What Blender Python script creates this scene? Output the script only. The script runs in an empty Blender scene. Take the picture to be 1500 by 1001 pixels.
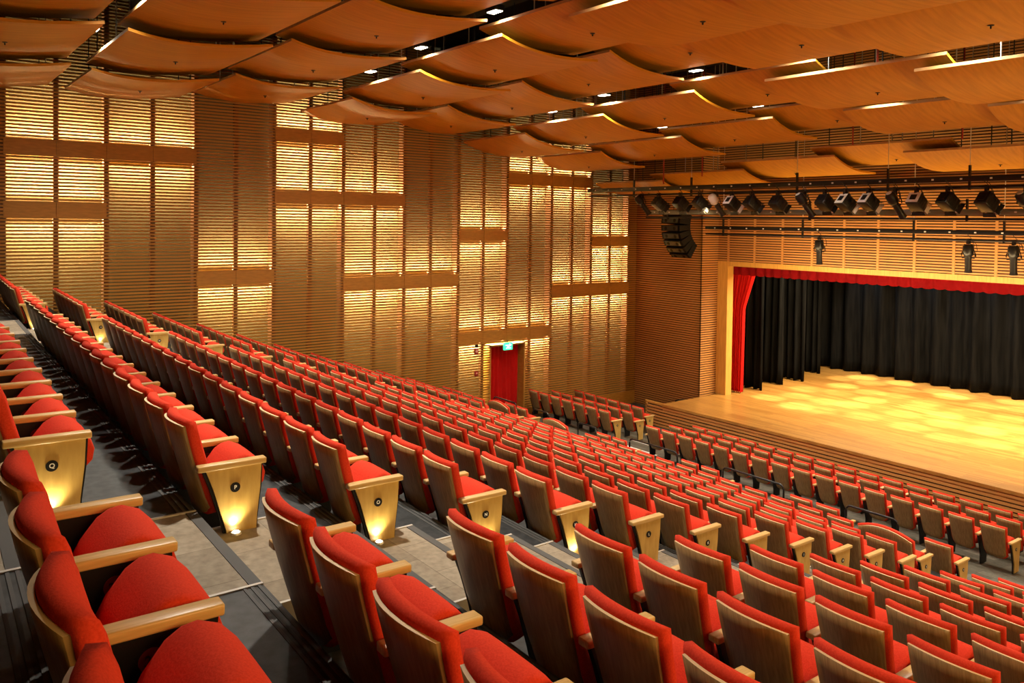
import bpy, bmesh, math, random
from mathutils import Vector, Matrix
random.seed(7)
R = math.radians
K = 1.08                       # world scale: the plan below is in units of 1.08 m
SC = bpy.context.scene
COL = SC.collection
D = bpy.data

# ------------------------------------------------------------------ materials
def nodes_of(name):
    m = D.materials.new(name); m.use_nodes = True
    nt = m.node_tree
    b = nt.nodes['Principled BSDF']
    return m, nt, b

def plain(name, col, rough=0.5, metal=0.0, spec=0.5, sheen=0.0):
    m, nt, b = nodes_of(name)
    b.inputs['Base Color'].default_value = (*col, 1)
    b.inputs['Roughness'].default_value = rough
    b.inputs['Metallic'].default_value = metal
    b.inputs['Specular IOR Level'].default_value = spec
    if sheen:
        b.inputs['Sheen Weight'].default_value = sheen
        b.inputs['Sheen Roughness'].default_value = 0.4
    return m

def emis(name, col, strength):
    m, nt, b = nodes_of(name)
    b.inputs['Base Color'].default_value = (*col, 1)
    b.inputs['Emission Color'].default_value = (*col, 1)
    b.inputs['Emission Strength'].default_value = strength
    return m

def noisy(name, c1, c2, scale=(1, 1, 1), nscale=8.0, detail=4.0, rough=0.5, bump=0.0, spec=0.5, lo=0.35, hi=0.65, sheen=0.0, metal=0.0):
    m, nt, b = nodes_of(name)
    tc = nt.nodes.new('ShaderNodeTexCoord'); mp = nt.nodes.new('ShaderNodeMapping')
    mp.inputs['Scale'].default_value = scale
    nz = nt.nodes.new('ShaderNodeTexNoise'); nz.inputs['Scale'].default_value = nscale; nz.inputs['Detail'].default_value = detail
    cr = nt.nodes.new('ShaderNodeValToRGB')
    cr.color_ramp.elements[0].position = lo; cr.color_ramp.elements[0].color = (*c1, 1)
    cr.color_ramp.elements[1].position = hi; cr.color_ramp.elements[1].color = (*c2, 1)
    L = nt.links.new
    L(tc.outputs['Object'], mp.inputs['Vector']); L(mp.outputs['Vector'], nz.inputs['Vector'])
    L(nz.outputs['Fac'], cr.inputs['Fac']); L(cr.outputs['Color'], b.inputs['Base Color'])
    b.inputs['Roughness'].default_value = rough
    b.inputs['Specular IOR Level'].default_value = spec
    b.inputs['Metallic'].default_value = metal
    if sheen:
        b.inputs['Sheen Weight'].default_value = sheen
    if bump:
        bp = nt.nodes.new('ShaderNodeBump'); bp.inputs['Strength'].default_value = bump; bp.inputs['Distance'].default_value = 0.01
        L(nz.outputs['Fac'], bp.inputs['Height']); L(bp.outputs['Normal'], b.inputs['Normal'])
    return m

def planks(name, c1, c2, cm, bw, bh, rough, rot=0.0, mortar=0.004, spec=0.5, grain=True):
    m, nt, b = nodes_of(name)
    tc = nt.nodes.new('ShaderNodeTexCoord'); mp = nt.nodes.new('ShaderNodeMapping')
    mp.inputs['Rotation'].default_value = (0, 0, rot)
    br = nt.nodes.new('ShaderNodeTexBrick')
    br.inputs['Scale'].default_value = 1.0
    br.inputs['Brick Width'].default_value = bw; br.inputs['Row Height'].default_value = bh
    br.inputs['Mortar Size'].default_value = mortar; br.inputs['Bias'].default_value = 0.0
    br.inputs['Color1'].default_value = (*c1, 1); br.inputs['Color2'].default_value = (*c2, 1); br.inputs['Mortar'].default_value = (*cm, 1)
    L = nt.links.new
    L(tc.outputs['Object'], mp.inputs['Vector']); L(mp.outputs['Vector'], br.inputs['Vector'])
    nz = nt.nodes.new('ShaderNodeTexNoise'); nz.inputs['Scale'].default_value = 3.0; nz.inputs['Detail'].default_value = 5
    mp2 = nt.nodes.new('ShaderNodeMapping'); mp2.inputs['Scale'].default_value = (1.0, 14.0, 1.0) if grain else (6, 6, 6)
    L(mp.outputs['Vector'], mp2.inputs['Vector']); L(mp2.outputs['Vector'], nz.inputs['Vector'])
    mx = nt.nodes.new('ShaderNodeMix'); mx.data_type = 'RGBA'; mx.blend_type = 'MULTIPLY'
    mx.inputs['Factor'].default_value = 0.55
    cr = nt.nodes.new('ShaderNodeValToRGB')
    cr.color_ramp.elements[0].position = 0.3; cr.color_ramp.elements[0].color = (.45, .45, .45, 1)
    cr.color_ramp.elements[1].position = 0.7; cr.color_ramp.elements[1].color = (1, 1, 1, 1)
    L(nz.outputs['Fac'], cr.inputs['Fac'])
    L(br.outputs['Color'], mx.inputs['A']); L(cr.outputs['Color'], mx.inputs['B'])
    L(mx.outputs['Result'], b.inputs['Base Color'])
    b.inputs['Roughness'].default_value = rough
    b.inputs['Specular IOR Level'].default_value = spec
    return m

M = {}
M['red'] = noisy('red_fabric', (.60, .042, .019), (.70, .055, .026), nscale=120, rough=.9, bump=.15, spec=.12)
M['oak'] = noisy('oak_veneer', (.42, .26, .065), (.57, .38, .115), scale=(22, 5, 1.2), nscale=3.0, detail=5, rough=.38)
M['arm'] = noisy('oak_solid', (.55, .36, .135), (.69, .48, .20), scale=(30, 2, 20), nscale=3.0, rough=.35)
M['shell'] = noisy('oak_back_shell', (.22, .135, .05), (.32, .21, .085), scale=(26, 10, 1.4), nscale=3.0, detail=5, rough=.36)  # oak of the seat backs, their shade put into a darker colour
M['rim'] = plain('oak_edge', (.78, .60, .34), .4)
M['black'] = plain('black_laminate', (.006, .006, .008), .45, spec=.3)
M['plate'] = plain('plate_black', (.004, .004, .005), .3)
M['white'] = plain('white_print', (.8, .8, .8), .5)
M['disc'] = plain('number_disc_red', (.11, .006, .004), .6)
M['discnum'] = plain('number_print', (.01, .004, .004), .6)
M['slat'] = noisy('slat_wood', (.34, .150, .018), (.44, .205, .028), scale=(3, .6, 30), nscale=2.5, rough=.5)
M['slatB'] = noisy('slat_wood_stage', (.46, .21, .06), (.58, .28, .085), scale=(.6, .6, 30), nscale=2.5, rough=.45)
M['band'] = noisy('band_board_wood', (.36, .165, .024), (.46, .22, .035), scale=(3, 3, 16), nscale=1.5, rough=.45)
M['stud'] = plain('stud_dark_wood', (.10, .035, .012), .7)
M['backing'] = noisy('cavity_backing', (.085, .062, .024), (.11, .08, .034), nscale=60, rough=.8)
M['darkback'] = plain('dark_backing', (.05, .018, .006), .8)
M['cloud'] = noisy('ceiling_veneer', (.46, .198, .010), (.57, .255, .015), scale=(9, .5, 3), nscale=1.6, detail=5, rough=.5, spec=.35)
M['cloudedge'] = noisy('ceiling_veneer_edge', (.50, .30, .12), (.6, .37, .16), nscale=5, rough=.5)
M['void'] = plain('black_void', (.008, .008, .008), .9)
M['duct'] = plain('dark_duct', (.03, .032, .03), .5)
M['rubber'] = noisy('dark_rubber_floor', (.022, .025, .028), (.05, .054, .058), nscale=14, detail=8, rough=.55, spec=.3)
M['carpet'] = planks('aisle_carpet', (.42, .36, .28), (.30, .25, .19), (.24, .2, .15), .5, .5, .95, mortar=.003, spec=.1, grain=False)
M['fcarpet'] = planks('walkway_carpet', (.16, .15, .125), (.085, .08, .065), (.06, .055, .045), .62, .31, .9, mortar=.004, spec=.15, grain=False)
M['nose'] = plain('nosing_strip', (.55, .52, .47), .5)
M['nosed'] = plain('nosing_dark', (.10, .10, .10), .7, spec=.2)
M['stage'] = planks('stage_boards', (.58, .30, .075), (.40, .18, .038), (.16, .07, .015), 1.7, .085, .32, mortar=.002)
M['jamb'] = noisy('jamb_wood', (.55, .29, .06), (.66, .37, .085), scale=(12, 12, 1), nscale=2, rough=.45)
M['curtain_red'] = plain('red_velvet', (.55, .008, .006), .85, spec=.15)
M['valance_red'] = plain('shaded_red_velvet', (.20, .004, .006), .9, spec=.08)  # red velvet with the shade under the header put into its colour
M['curtain_black'] = noisy('black_velvet', (.0015, .0016, .0018), (.0055, .0055, .0055), scale=(4, 4, .3), nscale=3, rough=.7, spec=.07)
M['metal'] = plain('black_metal', (.012, .012, .014), .35, metal=.3)
M['grey'] = plain('grey_aluminium', (.22, .24, .22), .4, metal=.5)
M['silver'] = plain('silver_metal', (.75, .76, .78), .35, metal=.25)
M['lens'] = plain('glass_lens', (.15, .17, .2), .08, spec=.9)
M['rod'] = plain('white_rod', (.62, .55, .45), .5)
M['pipe'] = plain('red_pipe', (.40, .03, .015), .4)
M['speaker'] = noisy('speaker_black', (.003, .003, .003), (.007, .007, .007), nscale=60, rough=.7, spec=.2)
M['exit'] = emis('exit_green', (.05, .75, .38), 1.6)
M['exitw'] = emis('exit_white', (.55, 1., .9), 3.0)
M['alarm'] = plain('alarm_red', (.30, .02, .012), .4)
M['alarmw'] = plain('alarm_face', (.75, .42, .36), .4)
M['lamp'] = emis('lamp_face', (1., .88, .62), 14.0)
M['led'] = emis('led_dot', (1., .93, .75), 18.0)

# ------------------------------------------------------------------ mesh building
class MB:
    def __init__(s):
        s.v = []; s.f = []; s.mi = []; s.sm = []; s.mats = []
    def mat(s, m):
        if m not in s.mats: s.mats.append(m)
        return s.mats.index(m)
    def add(s, vs, fs, m, smooth=False):
        o = len(s.v); i = s.mat(m)
        s.v += [tuple(p) for p in vs]
        for f in fs:
            s.f.append(tuple(o + k for k in f)); s.mi.append(i); s.sm.append(smooth)
    def box(s, a, b, m):
        x0, y0, z0 = a; x1, y1, z1 = b
        vs = [(x0, y0, z0), (x1, y0, z0), (x1, y1, z0), (x0, y1, z0), (x0, y0, z1), (x1, y0, z1), (x1, y1, z1), (x0, y1, z1)]
        s.add(vs, [(3, 2, 1, 0), (4, 5, 6, 7), (0, 1, 5, 4), (1, 2, 6, 5), (2, 3, 7, 6), (3, 0, 4, 7)], m)
    def rbox(s, a, b, m, r=.01, seg=2):
        bm = bmesh.new()
        c = [(a[i] + b[i]) / 2 for i in range(3)]; d = [b[i] - a[i] for i in range(3)]
        bmesh.ops.create_cube(bm, size=1, matrix=Matrix.Translation(c) @ Matrix.Diagonal((*d, 1)))
        bmesh.ops.bevel(bm, geom=list(bm.edges), offset=r, segments=seg, profile=.5, affect='EDGES')
        s.addbm(bm, m, True)
    def addbm(s, bm, m, smooth=False):
        bm.verts.ensure_lookup_table(); bm.verts.index_update()
        s.add([v.co.copy() for v in bm.verts], [[v.index for v in f.verts] for f in bm.faces], m, smooth)
        bm.free()
    def hexa(s, p, m):          # 4 bottom corners (ccw) then 4 top
        s.add(p, [(3, 2, 1, 0), (4, 5, 6, 7), (0, 1, 5, 4), (1, 2, 6, 5), (2, 3, 7, 6), (3, 0, 4, 7)], m)
    def prism(s, poly, m, lo, hi, axis=0):   # polygon in the plane normal to axis, extruded lo..hi
        n = len(poly)
        def P(q, h):
            if axis == 0: return (h, q[0], q[1])
            if axis == 1: return (q[0], h, q[1])
            return (q[0], q[1], h)
        vs = [P(q, lo) for q in poly] + [P(q, hi) for q in poly]
        fs = [tuple(range(n))[::-1], tuple(range(n, 2 * n))] + [(i, (i + 1) % n, n + (i + 1) % n, n + i) for i in range(n)]
        s.add(vs, fs, m)
    def tube(s, pts, r, m, seg=10, cap=True):
        pts = [Vector(p) for p in pts]; n = len(pts); rings = []
        for i, p in enumerate(pts):
            t = (pts[min(i + 1, n - 1)] - pts[max(i - 1, 0)]).normalized()
            a = Vector((0, 0, 1)) if abs(t.z) < .9 else Vector((1, 0, 0))
            u = t.cross(a).normalized(); w = t.cross(u)
            rr = r[i] if isinstance(r, (list, tuple)) else r
            rings.append([p + (u * math.cos(k * 2 * math.pi / seg) + w * math.sin(k * 2 * math.pi / seg)) * rr for k in range(seg)])
        vs = [q for rg in rings for q in rg]; fs = []
        for i in range(n - 1):
            for k in range(seg):
                k2 = (k + 1) % seg
                fs.append((i * seg + k, i * seg + k2, (i + 1) * seg + k2, (i + 1) * seg + k))
        s.add(vs, fs, m, True)
        if cap:
            s.add(rings[0], [tuple(range(seg))], m); s.add(rings[-1], [tuple(range(seg))[::-1]], m)
    def disc(s, c, r, nrm, m, t=.004, seg=20):
        n = Vector(nrm).normalized()
        s.tube([Vector(c), Vector(c) + n * t], r, m, seg)
    def grid(s, f, nu, nv, m, smooth=True, flip=False):
        vs = [f(i / nu, j / nv) for j in range(nv + 1) for i in range(nu + 1)]
        fs = []
        for j in range(nv):
            for i in range(nu):
                q = (j * (nu + 1) + i, j * (nu + 1) + i + 1, (j + 1) * (nu + 1) + i + 1, (j + 1) * (nu + 1) + i)
                fs.append(q[::-1] if flip else q)
        s.add(vs, fs, m, smooth)
    def mesh(s, name):
        me = D.meshes.new(name)
        me.from_pydata([tuple(v) for v in s.v], [], s.f)
        for m in s.mats: me.materials.append(m)
        me.polygons.foreach_set('material_index', s.mi)
        me.polygons.foreach_set('use_smooth', s.sm)
        bm = bmesh.new(); bm.from_mesh(me)
        bmesh.ops.recalc_face_normals(bm, faces=bm.faces)
        bm.to_mesh(me); bm.free()
        me.update()
        return me
    def build(s, name, parent=None, loc=None):
        o = D.objects.new(name, s.mesh(name)); COL.objects.link(o)
        if parent: o.parent = parent
        if loc: o.location = loc
        return o

def link(name, me, parent=None, loc=None):
    o = D.objects.new(name, me); COL.objects.link(o)
    if parent: o.parent = parent
    if loc: o.location = loc
    return o

def tag(o, label=None, cat=None, group=None, kind=None):
    if label: o['label'] = label
    if cat: o['category'] = cat
    if group: o['group'] = group
    if kind: o['kind'] = kind
    return o

def empty(name, loc=(0, 0, 0), rz=0):
    o = D.objects.new(name, None); COL.objects.link(o)
    o.empty_display_size = .1
    o.location = loc; o.rotation_euler = (0, 0, rz)
    return o

def copy_tree(o, parent=None):
    c = o.copy(); COL.objects.link(c); c.parent = parent
    for ch in list(o.children): copy_tree(ch, c)
    return c

_txt = {}
def text_mesh(body, size, m):
    key = (body, size, m.name)
    if key in _txt: return _txt[key]
    cu = D.curves.new('t', 'FONT'); cu.body = body; cu.size = size; cu.align_x = 'CENTER'; cu.align_y = 'CENTER'
    cu.extrude = .0015; cu.offset = size * .02
    o = D.objects.new('t', cu); COL.objects.link(o)
    bpy.context.view_layer.update()
    me = D.meshes.new_from_object(o.evaluated_get(bpy.context.evaluated_depsgraph_get()))
    D.objects.remove(o); D.curves.remove(cu)
    _txt[key] = me
    return me

def add_text(mb, body, size, m, center, axes):    # axes: (right, up, normal)
    me = text_mesh(body, size, m)
    r, u, n = [Vector(a) for a in axes]; c = Vector(center)
    vs = [c + r * v.co.x + u * v.co.y + n * v.co.z for v in me.vertices]
    mb.add(vs, [tuple(p.vertices) for p in me.polygons], m)

ORD = ['first', 'second', 'third', 'fourth', 'fifth', 'sixth', 'seventh', 'eighth', 'ninth', 'tenth', 'eleventh', 'twelfth',
       'thirteenth', 'fourteenth', 'fifteenth', 'sixteenth', 'seventeenth']

# ------------------------------------------------------------------ plan data (fitted to the photograph)
LET = 'QPONMLKJIHGFED'
EX = [-5.40, -5.48, -5.57, -5.67, -5.75, -5.81, -5.88, -5.96, -6.05, -6.11, -6.21, -6.25, -6.35, -6.49]
EY = [.38, 1.38, 2.41, 3.41, 4.43, 5.42, 6.38, 7.35, 8.37, 9.34, 10.35, 11.33, 12.42, 13.60]
RX = [-3.50, -3.58, -3.65, -3.74, -3.82, -3.91, -3.99, -4.07, -4.16, -4.24, -4.33, -4.42, -4.50, -4.60]
S = .56
TILT = R(-1.3)
TT = math.tan(TILT)
def zf(n): return -1.771 - .324 * n - .0003 * n * n
def yrow(n, x): return EY[n] + (x - EX[n]) * TT
XW = -21.0                                            # face of the left wall's slats
Y1, X1, Y2 = 21.76, -17.98, 22.63
ZS = -5.85                                            # stage floor
YS = 19.82                                            # stage front
XR, YB, ZC = 2.2, -5.0, 5.2                           # right wall, back wall, structural ceiling
def zfront(y):                                        # sloping front floor
    if y < 14.9: return -6.04
    return max(-6.04 - .165 * (y - 14.9), -6.63)
DOOR = (15.22, 16.55, -4.03)

# ------------------------------------------------------------------ floor
floor = empty('floor'); tag(floor, kind='structure')
def riser(n): return (EY[n] + .08) if n >= 0 else (EY[0] + .08 - 1.0) if n == -1 else YB
def edge(n, x):
    if n > 13: return 14.55
    if n < -1: return YB
    return riser(n) + (x + 5.45) * TT
def al(n): return (-15.78 - .055 * n, EX[max(0, n)] - 8.55)   # far-left aisle
def ar(n): return (EX[max(0, n)] + .405, RX[max(0, n)] - .33) # near aisle
zfn = lambda n: zf(n) if n > -2 else zf(-2)
mt = MB(); mc = MB(); mn = MB(); mw = MB(); md = MB()
for n in range(-2, 14):
    z = zfn(n); lo = z - .45
    l0, l1 = al(n); r0, r1 = ar(n)
    def slab(mb, m, xa, xb, f0, f1, zt, zb):
        mb.hexa([(xa, f0(xa), zb), (xb, f0(xb), zb), (xb, f1(xb), zb), (xa, f1(xa), zb),
                 (xa, f0(xa), zt), (xb, f0(xb), zt), (xb, f1(xb), zt), (xa, f1(xa), zt)], m)
    e0 = lambda x: edge(n, x); e1 = lambda x: edge(n + 1, x)
    for xa, xb in ((XW - .4, l0), (l1, r0), (r1, XR)):
        slab(mt, M['rubber'], xa, xb, e0, e1, z, lo)
        # ribbed nosing along the front edge of the tier
        for q in range(3):
            slab(md, M['nosed'], xa, xb, lambda x: e1(x) - .10 + q * .035, lambda x: e1(x) - .085 + q * .035, z + .004, z)
    for xa, xb in ((l0, l1), (r0, r1)):
        em = lambda x: e0(x) + .57
        slab(mc, M['carpet'], xa, xb, e0, e1, z, lo)
        slab(mn, M['nosed'], xa, xb, lambda x: e1(x) - .06, e1, z + .004, z)
        for xs in (xa - .02, xb):
            slab(mw, M['nose'], xs, xs + .02, em, e1, z + .008, z)
        if n > -2:
            slab(mc, M['carpet'], xa, xb, e0, em, z + .162, z)
            slab(mn, M['nosed'], xa, xb, lambda x: em(x) - .055, em, z + .167, z + .162)
            for xs in (xa - .02, xb):
                slab(mw, M['nose'], xs, xs + .02, e0, em, z + .169, z)
mt.build('terrace_tread', floor); mc.build('aisle_carpet', floor); mn.build('step_nosing', floor); mw.build('aisle_edge_strip', floor); md.build('tread_ribs', floor)
# walkway and sloping front floor
mf = MB()
ys = [14.4, 14.9, 18.475, 22.9]
xs0, xs1 = XW - .6, XR
for i in range(3):
    y0, y1 = ys[i], ys[i + 1]
    z0, z1 = zfront(y0), zfront(y1)
    mf.hexa([(xs0, y0, z0 - .5), (xs1, y0, z0 - .5), (xs1, y1, z1 - .5), (xs0, y1, z1 - .5), (xs0, y0, z0), (xs1, y0, z0), (xs1, y1, z1), (xs0, y1, z1)], M['fcarpet'])
mf.build('walkway_floor', floor)
m = MB()
for y, xa, xb in ((16.45, -16.75, -15.0), (17.5, -16.9, -15.1)):
    m.box((xa, y - .03, zfront(y) - .05), (xb, y + .03, zfront(y) + .012), M['white'])
m.build('aisle_edge_strip', floor)

# ------------------------------------------------------------------ left wall
Q = 1.0145
ST = [v * Q for v in (-1.1, -.08, .92, 1.93, 2.94, 3.97, 4.98, 5.99, 6.97, 7.97, 8.97, 9.93, 10.9, 11.86, 12.76, 13.75, 14.68, 15.61, 16.55, 17.45, 18.36, 19.24, 20.13, 21.07)]
s0 = 3
BANDS = [(0, 4, 1.65, 1.30), (0, 2, .30, -.08), (4, 6, -1.36, -1.71), (6, 8, 2.34, 2.0), (6, 10, .70, .38), (8, 12, -1.63, -1.96),
         (12, 14, -.31, -.63), (14, 18, 1.54, 1.21), (18, 20, -.53, -.81), (16, 20, -2.15, -2.5), (12, 16, -3.48, -3.8)]
SP, SH, SD = .0785, .046, .028                       # slat pitch, height, depth
wl = empty('wall_left'); tag(wl, kind='structure')
ms = MB()
k0 = 0
z = -6.9
while z < ZC - .1:
    if z < DOOR[2] + .06:
        ms.box((XW - SD, YB, z), (XW, DOOR[0] - .05, z + SH), M['slat'])
        ms.box((XW - SD, DOOR[1] + .05, z), (XW, Y1, z + SH), M['slat'])
    else:
        ms.box((XW - SD, YB, z), (XW, Y1, z + SH), M['slat'])
    z += SP
ms.build('slats', wl)
ends = set()
for a, b, zt, zb in BANDS: ends |= {a, b}
mstud = MB()
for i, y in enumerate(ST):
    dep = .275 if (i - s0) in ends else .10
    if DOOR[0] - .1 < y < DOOR[1] + .1:
        mstud.box((XW - SD - dep, y - .055, DOOR[2] + .1), (XW - SD, y + .055, ZC), M['stud'])
    else:
        mstud.box((XW - SD - dep, y - .055, -6.9), (XW - SD, y + .055, ZC), M['stud'])
mstud.box((XW - SD - .3, ST[23] + .02, -6.9), (XW - SD, Y1, ZC), M['stud'])  # end plug added to stop strip light leaking at the corner
mstud.build('stud', wl)
mb = MB()
mb.box((XW - .50, YB, -6.9), (XW - .34, DOOR[0], ZC), M['backing'])
mb.box((XW - .50, DOOR[1], -6.9), (XW - .34, Y1 + .3, ZC), M['backing'])
mb.box((XW - .50, DOOR[0], DOOR[2]), (XW - .34, DOOR[1], ZC), M['backing'])
mb.build('backing_panel', wl)
STRIPS = []
for a, b, zt, zb in BANDS:
    ya, yb = ST[a + s0] + .01, ST[b + s0] - .01
    m = MB()
    for i in range(a, b):
        p, q = ST[i + s0], ST[i + 1 + s0]
        m.box((XW - SD - .03, p + .004, zb * Q), (XW + .008, q - .004, zt * Q), M['band'])
    m.build('band_board', wl)
    STRIPS.append((ya, yb, zt * Q, zb * Q))
m = MB()
m.box((XW - .02, DOOR[1] + .05, -6.7), (XW + .02, Y1, zfront(17) + .22), M['band'])
o = m.build('baseboard_left'); tag(o, kind='structure')
# doorway with reveal
dr = empty('door_1'); tag(dr, kind='structure')
m = MB()
zb = zfront(15.9)
m.box((XW - .62, DOOR[0] - .05, zb - .3), (XW + .015, DOOR[0], DOOR[2] + .05), M['band'])
m.box((XW - .62, DOOR[1], zb - .3), (XW + .015, DOOR[1] + .05, DOOR[2] + .05), M['band'])
m.box((XW - .62, DOOR[0] - .05, DOOR[2]), (XW + .015, DOOR[1] + .05, DOOR[2] + .05), M['band'])
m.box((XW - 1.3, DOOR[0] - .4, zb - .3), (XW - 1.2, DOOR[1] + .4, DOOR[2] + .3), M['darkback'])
m.build('door_frame', dr)

def curtain(name, x0, x1, z0, z1, folds, amp, mat, parent=None, thick=.02, gather=0, seed=1, nz=14, shape=None):
    """hanging folded cloth in the local XZ plane, solid"""
    rnd = random.Random(seed)
    ph = [rnd.uniform(0, 6.28) for _ in range(4)]
    fr = [folds, folds * .53, folds * 1.61]
    nu = max(24, int(folds * 8))
    mb = MB()
    def P(u, v, off):
        x = x0 + (x1 - x0) * u
        w = 1 - v
        y = amp * (math.sin(fr[0] * 2 * math.pi * u + ph[0] + .5 * math.sin(2.2 * v + ph[3])) * (.7 + .5 * w) +
                   .45 * math.sin(fr[1] * 2 * math.pi * u + ph[1] + w) + .2 * w * math.sin(fr[2] * 2 * math.pi * u + ph[2]))
        zz = z0 + (z1 - z0) * v
        if v == 0: zz += .015 * math.sin(fr[0] * 2 * math.pi * u + ph[2])
        if shape: x, zz = shape(u, v, x, zz)
        return (x, y + off, zz)
    mb.grid(lambda u, v: P(u, v, 0), nu, nz, mat)
    mb.grid(lambda u, v: P(u, v, thick), nu, nz, mat, flip=True)
    # rim
    n = nu + 1; t = (nz + 1) * n
    fs = []
    for j in range(nz):
        fs.append((j * n, (j + 1) * n, t + (j + 1) * n, t + j * n))
        fs.append((j * n + nu, t + j * n + nu, t + (j + 1) * n + nu, (j + 1) * n + nu))
    for i in range(nu):
        fs.append((i, t + i, t + i + 1, i + 1))
        fs.append((nz * n + i, nz * n + i + 1, t + nz * n + i + 1, t + nz * n + i))
    ii = mb.mat(mat)
    for f in fs: mb.f.append(f); mb.mi.append(ii); mb.sm.append(True)
    return mb

dc = curtain('c', 0, DOOR[1] - DOOR[0] - .02, zb + .03, DOOR[2] - .02, 8, .045, M['curtain_red'], seed=5).build('doorway_curtain', loc=(XW - .34, DOOR[0] + .01, 0))
dc.rotation_euler = (0, 0, R(90))
tag(dc, 'red velvet curtain filling the side doorway under the green exit sign', 'curtain')

# exit sign
ex = empty('exit_sign', (XW + .01, 15.86, -4.17)); tag(ex, 'green lit exit sign above the red curtained doorway', 'sign')
m = MB(); m.rbox((0, -.17, 0), (.07, .17, .24), M['exit'], .008); m.build('sign_box', ex)
m = MB()
m.box((.07, -.12, .15), (.074, .10, .17), M['exitw']); m.prism([(.04, .105), (.12, .16), (.04, .215)], M['exitw'], .07, .074, 0)
m.box((.07, -.10, .05), (.074, .10, .075), M['exitw']); m.box((.07, -.06, .09), (.074, .02, .13), M['exitw'])
m.build('pictogram', ex)
m = MB(); m.box((.02, -.01, .24), (.04, .01, .30), M['metal']); m.build('bracket', ex)
al1 = empty('fire_alarm_box', (XW, 14.63, -4.22)); tag(al1, 'red fire alarm box, upper one left of the curtained doorway', 'alarm')
m = MB(); m.rbox((0, -.07, 0), (.05, .07, .19), M['alarm'], .008); m.build('housing', al1)
m = MB(); m.disc((.05, 0, .11), .05, (1, 0, 0), M['alarmw'], .006); m.build('face_disc', al1)
al2 = empty('fire_alarm_button', (XW, 14.64, -4.9)); tag(al2, 'red fire call button, lower one left of the curtained doorway', 'alarm')
m = MB(); m.rbox((0, -.065, 0), (.05, .065, .16), M['alarm'], .008); m.build('housing', al2)
m = MB(); m.disc((.05, 0, .09), .028, (1, 0, 0), M['alarmw'], .006); m.build('button', al2)
o = MB(); o.rbox((0, -.045, 0), (.05, .045, .09), M['black'], .008)
o = o.build('wall_sensor', loc=(XW, 14.64, -3.99)); tag(o, 'small black sensor box above the red fire alarm box', 'sensor')

# ------------------------------------------------------------------ stage walls (structure)
wf = empty('wall_front'); tag(wf, kind='structure')
m = MB()
z = -6.9
zj = -1.43
while z < ZC - .1:
    m.box((XW, Y1, z), (X1, Y1 + SD, z + SH), M['slatB'])
    m.box((X1 - SD, Y1, z), (X1, Y2, z + SH), M['slatB'])
    if z > zj + .16: m.box((X1, Y2, z), (XR, Y2 + SD, z + SH), M['slatB'])
    z += SP
m.build('slats', wf)
m = MB()
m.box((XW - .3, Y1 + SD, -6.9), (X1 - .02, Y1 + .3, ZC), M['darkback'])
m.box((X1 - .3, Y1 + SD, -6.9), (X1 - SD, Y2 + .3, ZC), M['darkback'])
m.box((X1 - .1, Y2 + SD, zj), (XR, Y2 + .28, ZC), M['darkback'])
m.build('backing_panel', wf)
m = MB()
x = -18.03 + 1.05 * .35
m2 = MB()
xx = X1 + .42
while xx < XR:
    m2.box((xx - .035, Y2 - .006, zj + .1), (xx + .035, Y2 + SD, .75), M['slatB'])
    xx += 1.055
m2.build('batten', wf)
m.box((X1 + .001, Y2 - .012, zj), (XR, Y2 + .28, zj + .16), M['jamb'])
m.build('header_board', wf)
m = MB()
m.box((X1 + .001, Y2 - .012, ZS - .02), (X1 + .42, Y2 + .30, zj), M['jamb'])
m.box((-2.9, Y2 - .012, ZS - .02), (-2.5, Y2 + .3, zj), M['jamb'])
m.build('jamb', wf)
m = MB()
m.box((-2.5, Y2, -6.9), (XR, Y2 + .3, zj), M['slatB'])
m.build('side_panel', wf)
# other enclosing surfaces
m = MB(); m.box((XR, YB, -6.9), (XR + .3, Y2, ZC), M['slat']); o = m.build('wall_right'); tag(o, kind='structure')
m = MB(); m.box((XW - .4, YB - .3, -2), (XR + .3, YB, ZC), M['slat']); o = m.build('wall_back'); tag(o, kind='structure')
m = MB(); m.box((XW - .6, YB - .3, ZC), (XR + .3, Y2 + .3, ZC + .3), M['void'])
for i in range(7):
    y = 1.6 + i * 2.9
    m.box((XW, y, ZC - .5), (XR, y + .5, ZC), M['duct'])
o = m.build('ceiling'); tag(o, kind='structure')
# stage
sf = empty('stage_floor'); tag(sf, kind='structure')
m = MB()
m.box((X1 + .12, YS + .001, ZS - .25), (XR, Y2 + .5, ZS), M['stage'])
m.box((XW, Y2 + .3, ZS - .25), (XR, 31.5, ZS - .001), M['stage'])
m.build('stage_boards', sf)
m = MB()
z = -6.9
while z < ZS - .14:
    m.box((-18.6, YS - .03, z), (XR, YS, z + .062), M['slatB'])
    z += .098
m.box((X1 + .12, YS - .05, ZS - .075), (XR, YS + .02, ZS + .002), M['stage'])
m.build('stage_front_slats', sf)
m = MB()
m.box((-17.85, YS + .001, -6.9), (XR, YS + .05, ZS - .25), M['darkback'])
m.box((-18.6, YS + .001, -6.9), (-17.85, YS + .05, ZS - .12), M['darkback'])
m.build('stage_front_backing', sf)
m = MB()
m.box((-18.6, YS - .03, ZS - .05), (X1 + .12, YS + .03, ZS + .012), M['jamb'])
m.box((-18.6, YS - .03, -6.9), (-18.54, YS + .03, ZS), M['jamb'])
m.build('parapet_trim', sf)
m = MB()
for i in range(4):
    m.box((-18.5 + .0, YS + .25 + i * .36, -6.9), (X1 + .12, YS + .61 + i * .36, -6.65 + (i + 1) * .16), M['black'])
m.build('stage_steps', sf)
m = MB()
m.box((XW, 31.2, ZS), (XR, 31.5, 2.5), M['void']); m.box((XW - .3, Y2 + .3, ZS), (XW, 31.5, 2.5), M['void'])
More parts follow.
